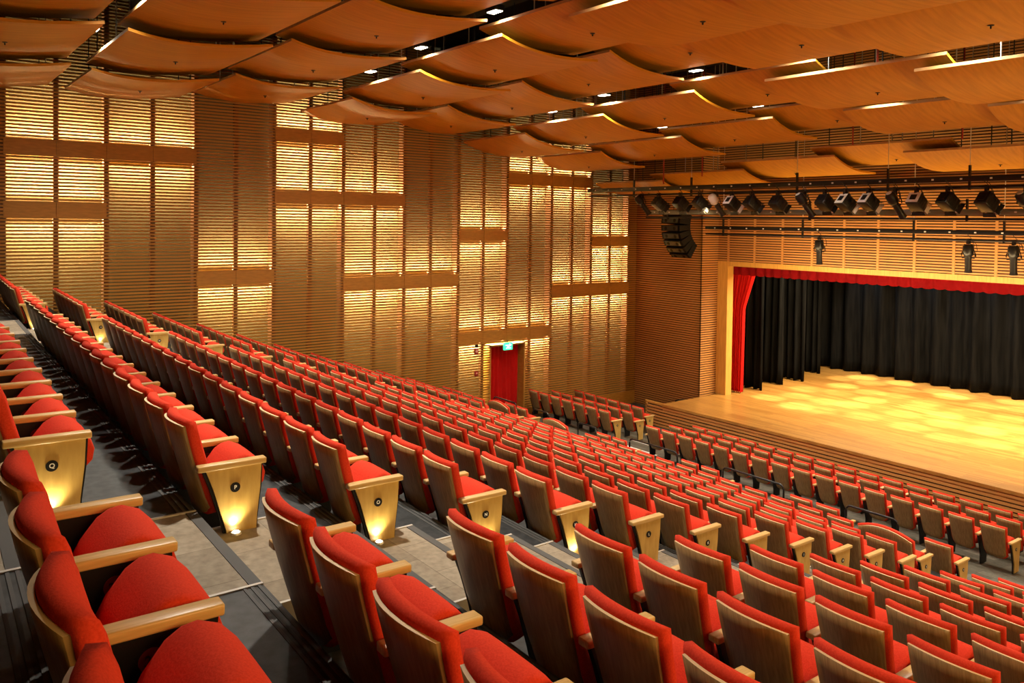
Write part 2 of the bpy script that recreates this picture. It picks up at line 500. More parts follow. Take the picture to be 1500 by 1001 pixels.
m.box((XR, Y2 + .3, ZS), (XR + .3, 31.5, 2.5), M['void']); m.box((XW, Y2 + .29, 2.5), (XR, 31.5, 2.7), M['void'])
o = m.build('wall_stage'); tag(o, kind='structure')

# ------------------------------------------------------------------ curtains on stage
def tab_shape(u, v, x, z):           # red tab drawn aside: pinched at mid height, flared at the hem
    w = .92 - .35 * (1 - abs(2 * v - .62)) if v < .75 else .62 + 1.15 * (v - .75)
    return (-18.02 + u * (.98 * w), z)
def tab_width(u, v, x, z):
    t = 1 - v
    w = 1.12 - 1.5 * t if t < .35 else .595 - .05 * (t - .35)
    w = max(w, .56)
    return (u * w, z)
o = curtain('c', 0, 1.1, ZS + .03, zj + .1, 7, .05, M['curtain_red'], seed=3, nz=30, shape=tab_width).build('stage_curtain', loc=(-18.0, 23.35, 0))
tag(o, 'bright red stage curtain drawn aside beside the left oak jamb', 'curtain')
o = curtain('c', 0, 20, zj - .30, zj + .3, 62, .035, M['valance_red'], seed=9, nz=3).build('valance_curtain', loc=(-17.98, 22.98, 0))
tag(o, 'long red pleated valance hanging across the top of the stage opening', 'curtain')
o = curtain('c', 0, 20.5, ZS + .03, .9, 30, .15, M['curtain_black'], seed=12, nz=16).build('backdrop_curtain', loc=(-19.2, 30.55, 0))
tag(o, 'wide black pleated backdrop curtain across the rear of the stage', 'curtain')
LEGS = [(-18.55, 1.25, 24.35, 'nearest the red stage curtain'), (-18.65, 1.15, 25.75, 'second behind the red stage curtain'),
        (-18.6, 1.2, 27.0, 'third behind the red stage curtain'), (-19.0, 1.0, 29.0, 'rearmost, beside the backdrop')]
for i, (x0, w, y, t) in enumerate(LEGS):
    o = curtain('c', 0, w, ZS + .02, 1.2, 4, .07, M['curtain_black'], seed=20 + i).build('leg_curtain', loc=(x0, y, 0))
    tag(o, 'black side leg curtain at the left of the stage, ' + t, 'curtain', 'black side curtains of the stage')
for i, y in enumerate((24.0, 26.0, 28.2)):
    o = curtain('c', 0, 20, .0, 1.6, 30, .04, M['curtain_black'], seed=40 + i, nz=4).build('border_curtain', loc=(-18.5, y, -1.0))
    tag(o, 'black border curtain above the stage, ' + ('first', 'second', 'third')[i] + ' behind the red valance', 'curtain', 'black borders above the stage')

# ------------------------------------------------------------------ ceiling panels
CB = {0: (-2.4, 2.78), 1: (.35, 2.8), 2: (3.10, 2.82), 3: (5.89, 3.05), 4: (8.63, 2.82), 5: (11.28, 2.90), 6: (13.80, 2.38), 7: (16.64, 2.06), 8: (19.30, 1.31)}
CF = {0: (-.05, 2.82), 1: (2.75, 2.87), 2: (5.54, 2.89), 3: (8.31, 3.02), 4: (10.96, 2.66), 5: (13.47, 2.59), 6: (15.96, 2.03), 7: (18.51, 1.70), 8: (21.35, .95)}
CC = [(-20.62, -17.57, 0), (-18.11, -14.51, .22), (-15.30, -11.70, .46), (-12.40, -8.80, .70), (-9.91, -6.40, .45), (-6.93, -3.35, .24), (-3.95, -.55, .0)]
def cloud_mesh(n, w):
    (yb_, zb_), (yf, zf_) = CB[n], CF[n]
    L = yf - yb_; dz = zf_ - zb_; sag = .13; T = .05
    N = 14
    def prof(t): return (L * t, dz * t - 4 * sag * t * (1 - t) * (1.3 - .6 * t))
    m = MB()
    lo = [prof(i / N) for i in range(N + 1)]
    hw = w / 2
    m.grid(lambda u, v: (-hw + w * u, lo[round(v * N)][0], lo[round(v * N)][1]), 1, N, M['cloud'])
    m.grid(lambda u, v: (-hw + w * u, lo[round(v * N)][0], lo[round(v * N)][1] + T), 1, N, M['void'], flip=True)  # top face coloured black to darken the shaded gaps between panels
    me = MB()
    for sx in (-hw, hw):
        vs = [(sx, a, b) for a, b in lo] + [(sx, a, b + T) for a, b in lo]
        m.add(vs, [(i, i + 1, N + 2 + i, N + 1 + i) for i in range(N)], M['cloud'])
    for i in (0, N):
        a, b = lo[i]
        m.add([(-hw, a, b), (hw, a, b), (hw, a, b + T), (-hw, a, b + T)], [(0, 1, 2, 3)], M['cloudedge'])
    return m, prof
ROWN = ['rear', 'second', 'third', 'fourth', 'fifth', 'sixth', 'seventh', 'eighth', 'frontmost']
COLN = ['beside the left wall', 'second from the left wall', 'third from the left wall', 'highest, mid hall',
        'third from the right wall', 'second from the right wall', 'beside the right wall']
rod_me = {}
for n in range(1, 9):
    for c, (x0, x1, dz) in enumerate(CC):
        if c == 6 and n < 6: continue
        if c == 5 and n < 3: continue
        root = empty('ceiling_acoustic_panel', ((x0 + x1) / 2, CB[n][0], CB[n][1] + dz))
        tag(root, 'curved wooden ceiling panel, row %d from the rear, %s' % (n, COLN[c]), 'ceiling panel', 'curved wooden ceiling panels', 'thing')
        m, prof = cloud_mesh(n, x1 - x0)
        m.build('curved_panel', root)
        hw = (x1 - x0) / 2
        for sx in (-hw * .3, hw * .3):
            for t in (.12, .88):
                y, z = prof(t)
                r = MB(); r.tube([(sx, y, z + .05), (sx, y, ZC - CB[n][1] - dz)], .012, M['rod'] if (n + c) % 2 else M['duct'], 6)
                r.build('hanger_rod', root)
        y, z = prof(.5)
        s = MB(); s.tube([(0, y, z - .012), (0, y, z + .0)], [.035, .05], M['plate'], 10); s.tube([(0, y, z - .05), (0, y, z)], .012, M['metal'], 8)
        s.build('sprinkler_head', root)
for i, (x, y, zl) in enumerate([(-17.2, 18.95, 1.2), (-15.7, 18.95, 1.38), (-11.0, 18.95, 2.0), (-8.4, 18.95, 1.95), (-7.5, 13.65, 2.85)]):
    m = MB(); m.tube([(0, 0, zl - ZC), (0, 0, 0)], .018, M['pipe'], 8)
    o = m.build('sprinkler_pipe_ceiling', loc=(x, y, ZC)); tag(o, 'thin red sprinkler pipe dropping between ceiling panels, ' + ('leftmost', 'second from left', 'third from left', 'fourth from left', 'nearest the middle panel rows')[i], 'pipe', 'red sprinkler pipes above the panels')

# house lamps in the gaps between the panel rows
LAMPS = []
def house_lamp(x, y, z, label):
    root = empty('ceiling_spotlight', (x, y, z)); tag(root, label, 'spotlight', 'house lamps between the ceiling panels')
    m = MB(); m.rbox((-.16, -.10, 0), (.16, .10, .10), M['metal'], .012); m.build('housing', root)
    m = MB(); m.box((-.13, -.075, -.012), (.13, .075, .0), M['lamp']); m.build('lamp_face', root)
    m = MB(); m.tube([(0, 0, .10), (0, 0, ZC - z)], .012, M['rod'], 6); m.build('hanger_rod', root)
    LAMPS.append((x, y, z - .03))
for x, z, t in ((-16.3, 3.26, 'near the left wall'), (-14.15, 3.44, 'third from the left wall'), (-11.66, 3.67, 'in the middle'), (-8.6, 3.75, 'right of the middle'), (-5.6, 3.6, 'toward the right wall'), (-3.3, 3.45, 'beside the right wall')):
    house_lamp(x, 8.44, z, 'lit white house lamp between third and fourth panel rows, ' + t)
for x, z, t in ((-16.25, 2.85, 'near the left wall'), (-14.3, 3.05, 'third from the left wall'), (-11.5, 3.25, 'in the middle'), (-8.8, 3.5, 'right of the middle'), (-6.0, 3.3, 'toward the right wall'), (-3.3, 3.1, 'beside the right wall')):
    house_lamp(x, 13.62, z, 'lit white house lamp between fifth and sixth panel rows, ' + t)
for x, z, t in ((-14.9, 2.55, 'second from the left wall'), (-11.9, 2.8, 'in the middle'), (-9.0, 2.95, 'right of the middle'), (-5.8, 2.8, 'toward the right wall')):
    house_lamp(x, 16.3, z, 'lit white house lamp between sixth and seventh panel rows, ' + t)
for x, z, t in ((-16.37, 3.36, 'near the left wall'), (-13.6, 3.55, 'third from the left wall'), (-10.4, 3.8, 'in the middle'), (-6.5, 3.6, 'right of the middle')):
    house_lamp(x, 2.92, z, 'lit white house lamp between first and second panel rows, ' + t)

# ------------------------------------------------------------------ lighting bars and stage lights
def bar(name, label, x0, x1, y, zt, ht, zp, mt_, hang, ztop, dots=True, pipe=M['metal']):
    root = empty(name, ((x0 + x1) / 2, y, zp)); tag(root, label, 'lighting bar')
    h = (x1 - x0) / 2; dt = zt - zp
    m = MB(); m.rbox((-h, -.05, dt - ht / 2), (h, .05, dt + ht / 2), mt_, .008); m.build('socket_track', root)
    m = MB(); m.tube([(-h, 0, 0), (h, 0, 0)], .03, pipe, 10); m.build('hanging_pipe', root)
    m = MB(); k = -h + .4
    while dots and k < h:
        m.box((k - .025, -.056, dt - .018), (k + .025, -.05, dt + .018), M['silver']); k += .62
    if dots: m.build('socket_outlets', root)
    for x in hang:
        m = MB(); m.box((x - (x0 + x1) / 2 - .02, -.03, -.06), (x - (x0 + x1) / 2 + .02, .03, dt + .30), M['metal']); m.build('bracket', root)
        m = MB(); m.tube([(x - (x0 + x1) / 2, 0, dt + .1), (x - (x0 + x1) / 2, 0, ztop - zp)], .008, M['rod'], 6); m.build('suspension_cable', root)
    return root
bar('lighting_bar', 'front black lighting bar carrying the row of stage lights', -20.54, 1.5, 18.9, 1.064, .13, .88, M['metal'], (-18.4, -16.05, -12.5, -10.05, -8.2, -3, 0), ZC)
bar('ceiling_lighting_rail', 'grey middle lighting rail running behind the row of stage lights', -18.41, 1.5, 19.5, .34, .13, .18, M['grey'], (-17.5, -12.5, -8.5, -3), .62)
bar('lighting_bar', 'rear black lighting bar close above the stage opening', -17.6, 1.5, 21.5, -.137, .11, -.333, M['metal'], (-16.9, -14.0, -10.7, -8.5, -4), ZC)

def fresnel(bright):
    body = M['silver'] if bright else M['metal']
    root = empty('stage_spotlight')
    m = MB(); m.rbox((-.13, -.13, -.13), (.13, .15, .13), M['metal'], .02)
    for k in range(4): m.box((-.135, -.10 + k * .06, -.10), (.135, -.075 + k * .06, .10), M['metal'])
    b = m.build('lamp_body', root)
    m = MB(); m.tube([(0, .15, 0), (0, .19, 0)], [.115, .12], M['metal'], 16); m.disc((0, .19, 0), .10, (0, 1, 0), M['lens'], .006); m.build('lens', root)
    m = MB(); m.box((-.115, -.138, -.115), (.115, -.128, .115), body); m.box((-.06, -.145, -.06), (.06, -.138, .06), M['plate']); m.build('rear_plate', root)
    for a in range(4):
        m = MB()
        if a == 0: m.hexa([(-.12, .17, .12), (.12, .17, .12), (.135, .235, .155), (-.135, .235, .155), (-.12, .17, .126), (.12, .17, .126), (.135, .235, .1556), (-.135, .235, .1556)], M['metal'])
        if a == 1: m.hexa([(-.12, .17, -.126), (.12, .17, -.126), (.135, .235, -.161), (-.135, .235, -.161), (-.12, .17, -.12), (.12, .17, -.12), (.135, .235, -.155), (-.135, .235, -.155)], M['metal'])
        if a == 2: m.hexa([(-.126, .17, -.10), (-.12, .17, -.10), (-.155, .235, -.115), (-.161, .235, -.115), (-.126, .17, .10), (-.12, .17, .10), (-.155, .235, .115), (-.161, .235, .115)], body)
        if a == 3: m.hexa([(.12, .17, -.10), (.126, .17, -.10), (.161, .235, -.115), (.155, .235, -.115), (.12, .17, .10), (.126, .17, .10), (.161, .235, .115), (.155, .235, .115)], body)
        m.build('barn_door', root)
    for ch in root.children: ch.data.transform(Matrix.Scale(1.22, 4))
    return root
def profile(bright):
    body = M['silver'] if bright else M['metal']
    root = empty('stage_spotlight')
    m = MB(); m.tube([(0, -.26, 0), (0, -.22, 0), (0, -.05, 0), (0, 0, 0)], [.07, .105, .11, .075], body, 14); m.build('lamp_body', root)
    m = MB(); m.tube([(0, 0, 0), (0, .05, 0), (0, .30, 0), (0, .36, 0)], [.075, .07, .07, .085], M['metal'], 14); m.disc((0, .36, 0), .075, (0, 1, 0), M['lens'], .005); m.build('lens_tube', root)
    m = MB(); m.disc((0, -.26, 0), .06, (0, -1, 0), M['silver'], .006); m.build('rear_plate', root)
    m = MB(); m.box((-.13, .02, -.015), (.13, .05, .015), M['metal']); m.build('shutter_handles', root)
    for ch in root.children: ch.data.transform(Matrix.Scale(1.15, 4))
    return root
PROTO = {}
def stage_light(kind, bright, x, y, zp, zc, pitch, yaw, label, group):
    key = (kind, bright)
    if key not in PROTO:
        PROTO[key] = fresnel(bright) if kind == 'f' else profile(bright); o = PROTO[key]
    else: o = copy_tree(PROTO[key])
    o.location = (x, y, zc); o.rotation_euler = (pitch, 0, yaw)
    tag(o, label, 'stage light', group, 'thing')
    # the yoke and the clamp hang plumb from the pipe, so they are built in the tilted frame's inverse
    inv = Matrix.LocRotScale(Vector((x, y, zc)), o.rotation_euler, None).inverted()
    w = .20 if kind == 'f' else .16
    m = MB(); m.tube([(x - w, y, zc), (x - w, y, zc + .06), (x - w * .6, y, zp - .10), (x + w * .6, y, zp - .10), (x + w, y, zc + .06), (x + w, y, zc)], .011, M['metal'], 8)
    m.v = [tuple(inv @ Vector(v)) for v in m.v]; m.build('yoke', o)
    m = MB(); m.box((x - .03, y - .056, zp - .11), (x + .03, y - .044, zp + .045), M['metal']); m.box((x - .03, y + .044, zp - .11), (x + .03, y + .056, zp + .045), M['metal']); m.box((x - .03, y - .044, zp - .11), (x + .03, y + .044, zp - .065), M['metal'])
    m.v = [tuple(inv @ Vector(v)) for v in m.v]; m.build('clamp', o)
    m = MB(); m.tube([(x - .02, y - .075, zp + .17), (x + .10, y - .09, zp + .05), (x + .17, y - .08, zp - .12), (x + .12, y - .04, zc + .05), (x + .08, y - .06, zc)], .007, M['metal'], 6)
    m.v = [tuple(inv @ Vector(v)) for v in m.v]; m.build('power_cable', o)
    return o
LT = [('p', 0, -16.71, .56), ('f', 0, -16.05, .56), ('f', 0, -15.24, .56), ('f', 0, -14.56, .56), ('p', 1, -14.01, .54), ('f', 1, -13.5, .54), ('f', 0, -12.88, .54), ('f', 0, -12.11, .53),
      ('p', 0, -11.37, .52), ('f', 0, -10.83, .54), ('f', 1, -10.31, .53), ('f', 1, -9.75, .54), ('p', 0, -9.14, .50), ('f', 1, -8.67, .53), ('f', 0, -8.02, .53), ('f', 0, -7.26, .51), ('p', 0, -6.55, .46)]
GL = 'stage lights on the front bar'
for i, (kd, br_, x, zc) in enumerate(LT):
    what = ('silver' if br_ else 'black') + (' tubular profile' if kd == 'p' else ' boxy fresnel') + ' stage light'
    stage_light(kd, br_, x * 1.08, 18.9, .88, zc * 1.08, R(-38 if kd == 'f' else -52), R(random.uniform(-14, 8) - (8 if kd == 'f' else 14)), '%s, %s from the left on the front lighting bar' % (what, ORD[i]), GL)
for i, (x, t) in enumerate(((-13.32, 'left one of three'), (-9.23, 'middle one of three'), (-8.2, 'right one of three'))):
    stage_light('p', 0, x * 1.0094, 21.5, -.333, -.73, R(-86), 0, 'black profile light pointing straight down from rear bar, ' + t, 'profile lights on the rear bar')

# hanging line-array speaker
sp = empty('ceiling_line_array_speaker', (-18.0, 20.6, .35)); tag(sp, 'black curved hanging line array speaker left of the stage', 'speaker', None, 'thing')
py, pz, a = 0.0, 0.0, R(18)
for i in range(7):
    h = .205
    ca, sa = math.cos(a), math.sin(a)
    def T(x, y, z): return (x, py + y * ca + z * sa, pz - y * sa + z * ca)
    m = MB()
    pts = []
    bm = bmesh.new()
    for (sy, t) in ((-.30, 1), (.26, .8)):
        for sx in (-1, 1):
            for sz in (-h * t, 0):
                pass
    A = [(-.44, -.28, -h + .012), (.44, -.28, -h + .012), (.36, .26, -h + .03), (-.36, .26, -h + .03), (-.44, -.28, 0), (.44, -.28, 0), (.36, .26, -.02), (-.36, .26, -.02)]
    m.hexa([T(*q) for q in A], M['speaker'])
    G = [(-.36, -.30, -h + .03), (.36, -.30, -h + .03), (.36, -.285, -h + .03), (-.36, -.285, -h + .03), (-.36, -.30, -.018), (.36, -.30, -.018), (.36, -.285, -.018), (-.36, -.285, -.018)]
    m.hexa([T(*q) for q in G], M['plate'])
    for sx in (-.2, .2): m.tube([T(sx, -.302, -h / 2), T(sx, -.296, -h / 2)], .06, M['speaker'], 12)
    m.build('speaker_cabinet', sp)
    o2 = T(0, 0, -h); py, pz = o2[1], o2[2]; a -= R(11)
bm_ = MB(); bm_.box((-.40, -.25, .0), (.40, .25, .06), M['metal']); bm_.build('flying_frame', sp)
for x in (-.25, .25):
    m = MB(); m.tube([(x, 0, .06), (x, 0, .45)], .01, M['metal'], 6); m.build('suspension_cable', sp)
sp.rotation_euler = (0, 0, R(-6))

# ------------------------------------------------------------------ seats
HW = .218
def lean(v):                                         # rear surface line, v 0 bottom .. 1 top
    return .165 * (1 - v) ** 1.12
def back_w(v, hw): return hw - .032 * (1 - v)
ZB, ZT = .255, .835
def back_shape(hw, arch=0.0, sagy=.045):
    def P(u, v, off, inset=0.0):
        U = 2 * u - 1
        w = back_w(v, hw) - inset
        z = ZB + (ZT - ZB) * v + arch * (1 - U * U) * v ** 3 + .012 * v * v * (1 - U * U)
        if v < .18: z += .05 * (abs(U) ** 6) * (1 - v / .18)          # rounded lower corners
        y = lean(v) - sagy * (1 - U * U) + .012 + off
        return (U * w, y, z)
    return P
def shell_mesh(hw, arch=0.0):
    P = back_shape(hw, arch); m = MB(); NU, NV = 10, 8
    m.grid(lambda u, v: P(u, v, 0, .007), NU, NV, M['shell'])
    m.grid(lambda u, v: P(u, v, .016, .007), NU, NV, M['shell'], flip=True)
    n = NU + 1; t = (NV + 1) * n; fs = []
    for j in range(NV):
        fs.append((j * n, (j + 1) * n, t + (j + 1) * n, t + j * n)); fs.append((j * n + NU, t + j * n + NU, t + (j + 1) * n + NU, (j + 1) * n + NU))
    for i in range(NU):
        fs.append((i, t + i, t + i + 1, i + 1)); fs.append((NV * n + i, NV * n + i + 1, t + NV * n + i + 1, t + NV * n + i))
    ii = m.mat(M['rim']); jj = m.mat(M['shell'])
    for k, f in enumerate(fs):
        m.f.append(f); m.mi.append(ii if k >= 2 * NV and (k - 2 * NV) % 2 == 1 else jj); m.sm.append(False)
    return m.mesh('back_shell')
def cushion_mesh(hw, arch=0.0):
    P = back_shape(hw, arch); m = MB(); NU, NV = 12, 10
    def layer(off, ins, topadd):
        def f(u, v):
            x, y, z = P(u, v, off, ins)
            zc = (ZB + ZT) / 2
            z = z - ins * (1 if v > .5 else -1) * abs(2 * v - 1) ** 2 + topadd * max(0, v - .85) / .15
            return (x, y, z)
        return f
    L0 = layer(.017, -.004, .004); L1 = layer(.030, -.012, .018); L2 = layer(.070, -.008, .016); L3 = layer(.088, .016, -.004)
    def L3b(u, v):                                   # lumbar swell
        x, y, z = L3(u, v); U = 2 * u - 1
        return (x, y + .03 * (1 - U * U) + .018 * math.exp(-((v - .35) / .2) ** 2) * (1 - U ** 4), z)
    n = NU + 1
    rings = []
    for f in (L0, L1, L2, L3b):
        g = [f(i / NU, j / NV) for j in range(NV + 1) for i in range(NU + 1)]
        idx = [i for i in range(n)] + [j * n + NU for j in range(1, NV + 1)] + [NV * n + i for i in range(NU - 1, -1, -1)] + [j * n for j in range(NV - 1, 0, -1)]
        rings.append([g[i] for i in idx]); last = g
    vs = []; fs = []; c = len(rings[0])
    for r_ in rings: vs += r_
    for k in range(3):
        for i in range(c): fs.append((k * c + i, k * c + (i + 1) % c, (k + 1) * c + (i + 1) % c, (k + 1) * c + i))
    m.add(vs, fs, M['red'], True)
    # front face shares the last ring: rebuild as grid
    m.grid(lambda u, v: L3b(u, v), NU, NV, M['red'])
    m.grid(lambda u, v: L0(u, v), NU, NV, M['red'], flip=True)
    me = m.mesh('back_cushion')
    bm = bmesh.new(); bm.from_mesh(me); bmesh.ops.remove_doubles(bm, verts=bm.verts, dist=.0005); bmesh.ops.recalc_face_normals(bm, faces=bm.faces)
    bm.to_mesh(me); bm.free()
    return me
def seat_cushion_mesh(hw):
    # half tipped-up cushion: profile in y-z, swept along x with rounded ends
    prof = [(.29, .160), (.38, .172), (.47, .200), (.512, .245), (.522, .305), (.503, .362), (.46, .410), (.40, .436), (.355, .430), (.31, .402), (.25, .325), (.205, .235), (.222, .190)]
    cy = sum(p[0] for p in prof) / len(prof); cz = sum(p[1] for p in prof) / len(prof)
    w = hw - .004
    st = [(-w, .88), (-w + .009, .96), (-w + .03, 1.0), (-w * .5, 1.015), (0, 1.02), (w * .5, 1.015), (w - .03, 1.0), (w - .009, .96), (w, .88)]
    m = MB(); n = len(prof); vs = []; fs = []
    for x, s in st:
        for (a, b) in prof: vs.append((x, cy + (a - cy) * (1 + (s - 1) * .5), .17 + cz + (b - cz) * s))
    for k in range(len(st) - 1):
        for i in range(n): fs.append((k * n + i, k * n + (i + 1) % n, (k + 1) * n + (i + 1) % n, (k + 1) * n + i))
    m.add(vs, fs + [tuple(range(n)), tuple(range((len(st) - 1) * n, len(st) * n))], M['red'], True)
    me = m.mesh('seat_cushion'); me.materials.append(M['shell'])
    for p in me.polygons:                            # oak pan under the upholstery
        q = p.index % n
        if p.index < (len(st) - 1) * n and q in (0, 1) and False: p.material_index = 1
    return me
def arm_mesh():
    m = MB(); m.rbox((-.034, .075, .564), (.034, .490, .600), M['arm'], .007, 2); return m.mesh('armrest')
PANEL = [(.105, .565), (.475, .565), (.468, .42), (.445, .23), (.435, .0), (.235, .0), (.232, .17), (.20, .29), (.15, .45)]
def arm_panel_mesh():
    m = MB(); m.prism(PANEL, M['black'], -.016, .016); return m.mesh('arm_panel')
def end_panel_mesh(sgn):
    inner = [(.125, .565), (.462, .565), (.456, .42), (.436, .24), (.424, .02), (.25, .02), (.248, .18), (.215, .29), (.168, .45)]
    m = MB()
    a, b = (.0, .026) if sgn > 0 else (-.026, .0)
    c, d_ = (.026, .04) if sgn > 0 else (-.04, -.026)
    m.prism(PANEL, M['black'], a, b); m.prism(inner, M['oak'], c, d_)
    return m.mesh('end_panel')
def plate_mesh(letter, sgn):
    m = MB(); m.disc((sgn * .04, .30, .44), .030, (sgn, 0, 0), M['plate'], .005, 24)
    add_text(m, letter, .034, M['white'], (sgn * .0465, .30, .44), ((0, sgn, 0), (0, 0, 1), (sgn, 0, 0)))
    return m.mesh('row_plate')
def num_mesh(num):
    m = MB(); m.disc((.016, .29, .485), .036, (1, 0, 0), M['disc'], .003, 20)
    add_text(m, str(num), .040, M['discnum'], (.0205, .29, .485), ((0, 1, 0), (0, 0, 1), (1, 0, 0)))
    return m.mesh('number_disc')
ME = dict(shell=shell_mesh(HW), cush=cushion_mesh(HW), seat=seat_cushion_mesh(.205), arm=arm_mesh(), ap=arm_panel_mesh(),
          epr=end_panel_mesh(1), epl=end_panel_mesh(-1), wshell=shell_mesh(.45, .10), wcush=cushion_mesh(.45, .10), wseat=seat_cushion_mesh(.43))
_pl = {}; _nm = {}
AX = .262                                             # arm offset from the seat centre
SEATS = []    # (x, y, z, rz, right, left, letter, number, wide, label, group)
def seat_parts(sd):
    """(name, mesh, local x offset, sub) list for one seat"""
    x, y, z, rz, right, left, letter, num, wide, label, group = sd
    ax = AX if not wide else .50
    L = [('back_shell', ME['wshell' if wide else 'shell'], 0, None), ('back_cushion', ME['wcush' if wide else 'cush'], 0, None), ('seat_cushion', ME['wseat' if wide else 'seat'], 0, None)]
    L.append(('armrest', ME['arm'], ax + (.012 if right == 'end' else .018), None))
    if right == 'end':
        sub = None
        if letter:
            k = (letter, 1)
            if k not in _pl: _pl[k] = plate_mesh(*k)
            sub = ('row_plate', _pl[k])
        L.append(('end_panel', ME['epr'], ax - .012, sub))
    else:
        sub = None
        if num:
            if num not in _nm: _nm[num] = num_mesh(num)
            sub = ('number_disc', _nm[num])
        L.append(('arm_panel', ME['ap'], ax + .018, sub))
    if left == 'end':
        L.append(('armrest', ME['arm'], -ax - .012, None)); L.append(('end_panel', ME['epl'], -ax + .012, None))
    elif left == 'arm':
        L.append(('armrest', ME['arm'], -ax - .018, None)); L.append(('arm_panel', ME['ap'], -ax - .018, None))
    return L
def put_seat(tlx, y, z, right='arm', left=None, letter=None, num=None, wide=0, label='', group=''):
    SEATS.append((tlx + (HW if not wide else wide), y, z, TILT, right, left, letter, num, bool(wide), label, group))
G1, G2, G3, G4 = 'red seats of the middle block', 'red seats right of the near aisle', 'red seats of the far left block', 'red seats of the front block by the stage'
def ORDl(i): return ORD[i]
for n in range(0, 12):
    for j in range(16):
        x = EX[n] - S * j * .9965
        if n == 0 and j > 9: continue
        num = None
        if n == 0 and 1 <= j <= 9: num = 24 - j
        if n == 1 and j in (1, 2): num = 24 - j
        lab = ('red tip-up seat at the aisle end of row %s, beside its oak letter panel' % LET[n]) if j == 0 else \
              ('red tip-up seat in row %s, middle block, %s left from the aisle letter panel' % (LET[n], ORDl(j)))
        put_seat(x, yrow(n, x), zf(n), 'end' if j == 0 else 'arm', 'end' if j == 15 else None, LET[n] if j == 0 else None, num, 0, lab, G1)
# row E: extra wide seats at the ends
for j in range(12):
    x = -7.55 - S * j
    put_seat(x, yrow(12, x), zf(12), label='red tip-up seat in row E, middle block, %s left of the wide seat' % ORDl(j), group=G1)
for x, t in ((-6.99, 'near aisle end of row E'), (-15.27, 'middle block left end of row E'), (-17.62, 'far left block end of row E')):
    put_seat(x, yrow(12, x + .4), zf(12), 'end', None if x > -7 else 'end', 'E' if x > -7 else None, None, .45, 'extra wide red seat with arched back, ' + t, 'extra wide seats of row E')
for j in range(4):
    x = -18.32 - S * j
    put_seat(x, yrow(12, x), zf(12), left='end' if j == 3 else None, label='red tip-up seat in row E, far left block, %s left of the wide seat' % ORDl(j), group=G3)
DG = [([-6.48], 'single seat beside the near aisle'), ([-8.50, -9.06], 'first pair from the near aisle'), ([-11.26, -11.82], 'second pair from the near aisle'),
      ([-14.02, -14.58], 'third pair from the near aisle'), ([-17.92, -18.48], 'pair before the side doorway')]
for xs, t in DG:
    for j, x in enumerate(xs):
        put_seat(x, yrow(13, x), zf(13), 'end' if j == 0 else 'arm', 'end' if j == len(xs) - 1 else None, 'D' if j == 0 else None, None, 0,
                 'red seat in row D on the walkway, %s%s' % (t, '' if len(xs) == 1 else (', right one' if j == 0 else ', left one')), 'red seats of row D on the walkway')
# far left block
for n in range(1, 12):
    for j in range(7):
        x = -15.85 - .055 * (n - 1) - .473 - S * j
        lab = ('red tip-up seat ending row %s of the far left block, oak panel facing the aisle' % LET[n]) if j == 0 else \
              ('red tip-up seat in row %s, far left block, %s left from its oak panel' % (LET[n], ORDl(j)))
        put_seat(x, yrow(n, x), zf(n), 'end' if j == 0 else 'arm', 'end' if j == 6 else None, LET[n] if j == 0 else None, None, 0, lab, G3)
# right block
for n, cnt in ((0, 5), (1, 5), (2, 5), (3, 5), (4, 5), (5, 4), (6, 4), (7, 4), (8, 3), (9, 3), (10, 2), (11, 2)):
    for j in range(cnt):
        x = RX[n] + S * j
        y = (EY[n] - .07 if n else EY[0] - .065) + (x - RX[n]) * math.tan(R(-1.7))
        num = 24 + j if n == 0 and j < 4 else None
        lab = ('red oak-backed seat right of the near aisle, row %s, at the aisle end' % LET[n]) if j == 0 else \
              ('red oak-backed seat right of the near aisle, row %s, %s from the aisle' % (LET[n], ORDl(j)))
        put_seat(x, y, zf(n) + (.03 if n == 0 else 0), 'arm', 'end' if j == 0 else None, None, num, 0, lab, G2)
# front rows
for nm, x0, y0, cnt, where, ttl in (('C', -14.88, 15.855, 16, 'right of the front aisle', 'nearest the walkway'), ('B', -15.04, 16.934, 16, 'right of the front aisle', 'middle of three'), ('A', -15.01, 17.872, 17, 'right of the front aisle', 'nearest the stage'),
                               ('C', -20.585, 16.431, 7, 'left of the front aisle', 'nearest the walkway'), ('B', -20.651, 17.434, 7, 'left of the front aisle', 'middle of three'), ('A', -20.776, 18.573, 6, 'left of the front aisle', 'nearest the stage')):
    for j in range(cnt):
        x = x0 + S * j; y = y0 + (x - x0) * TT
        last = j == cnt - 1
        put_seat(x, y, zfront(y + .2) + .012, 'end' if last else 'arm', 'end' if j == 0 else None, nm if last else None, None, 0,
                 'red seat, front row %s %s, %s, %s from left' % (nm, ttl, where.replace('the ', ''), ORDl(j)), G4)

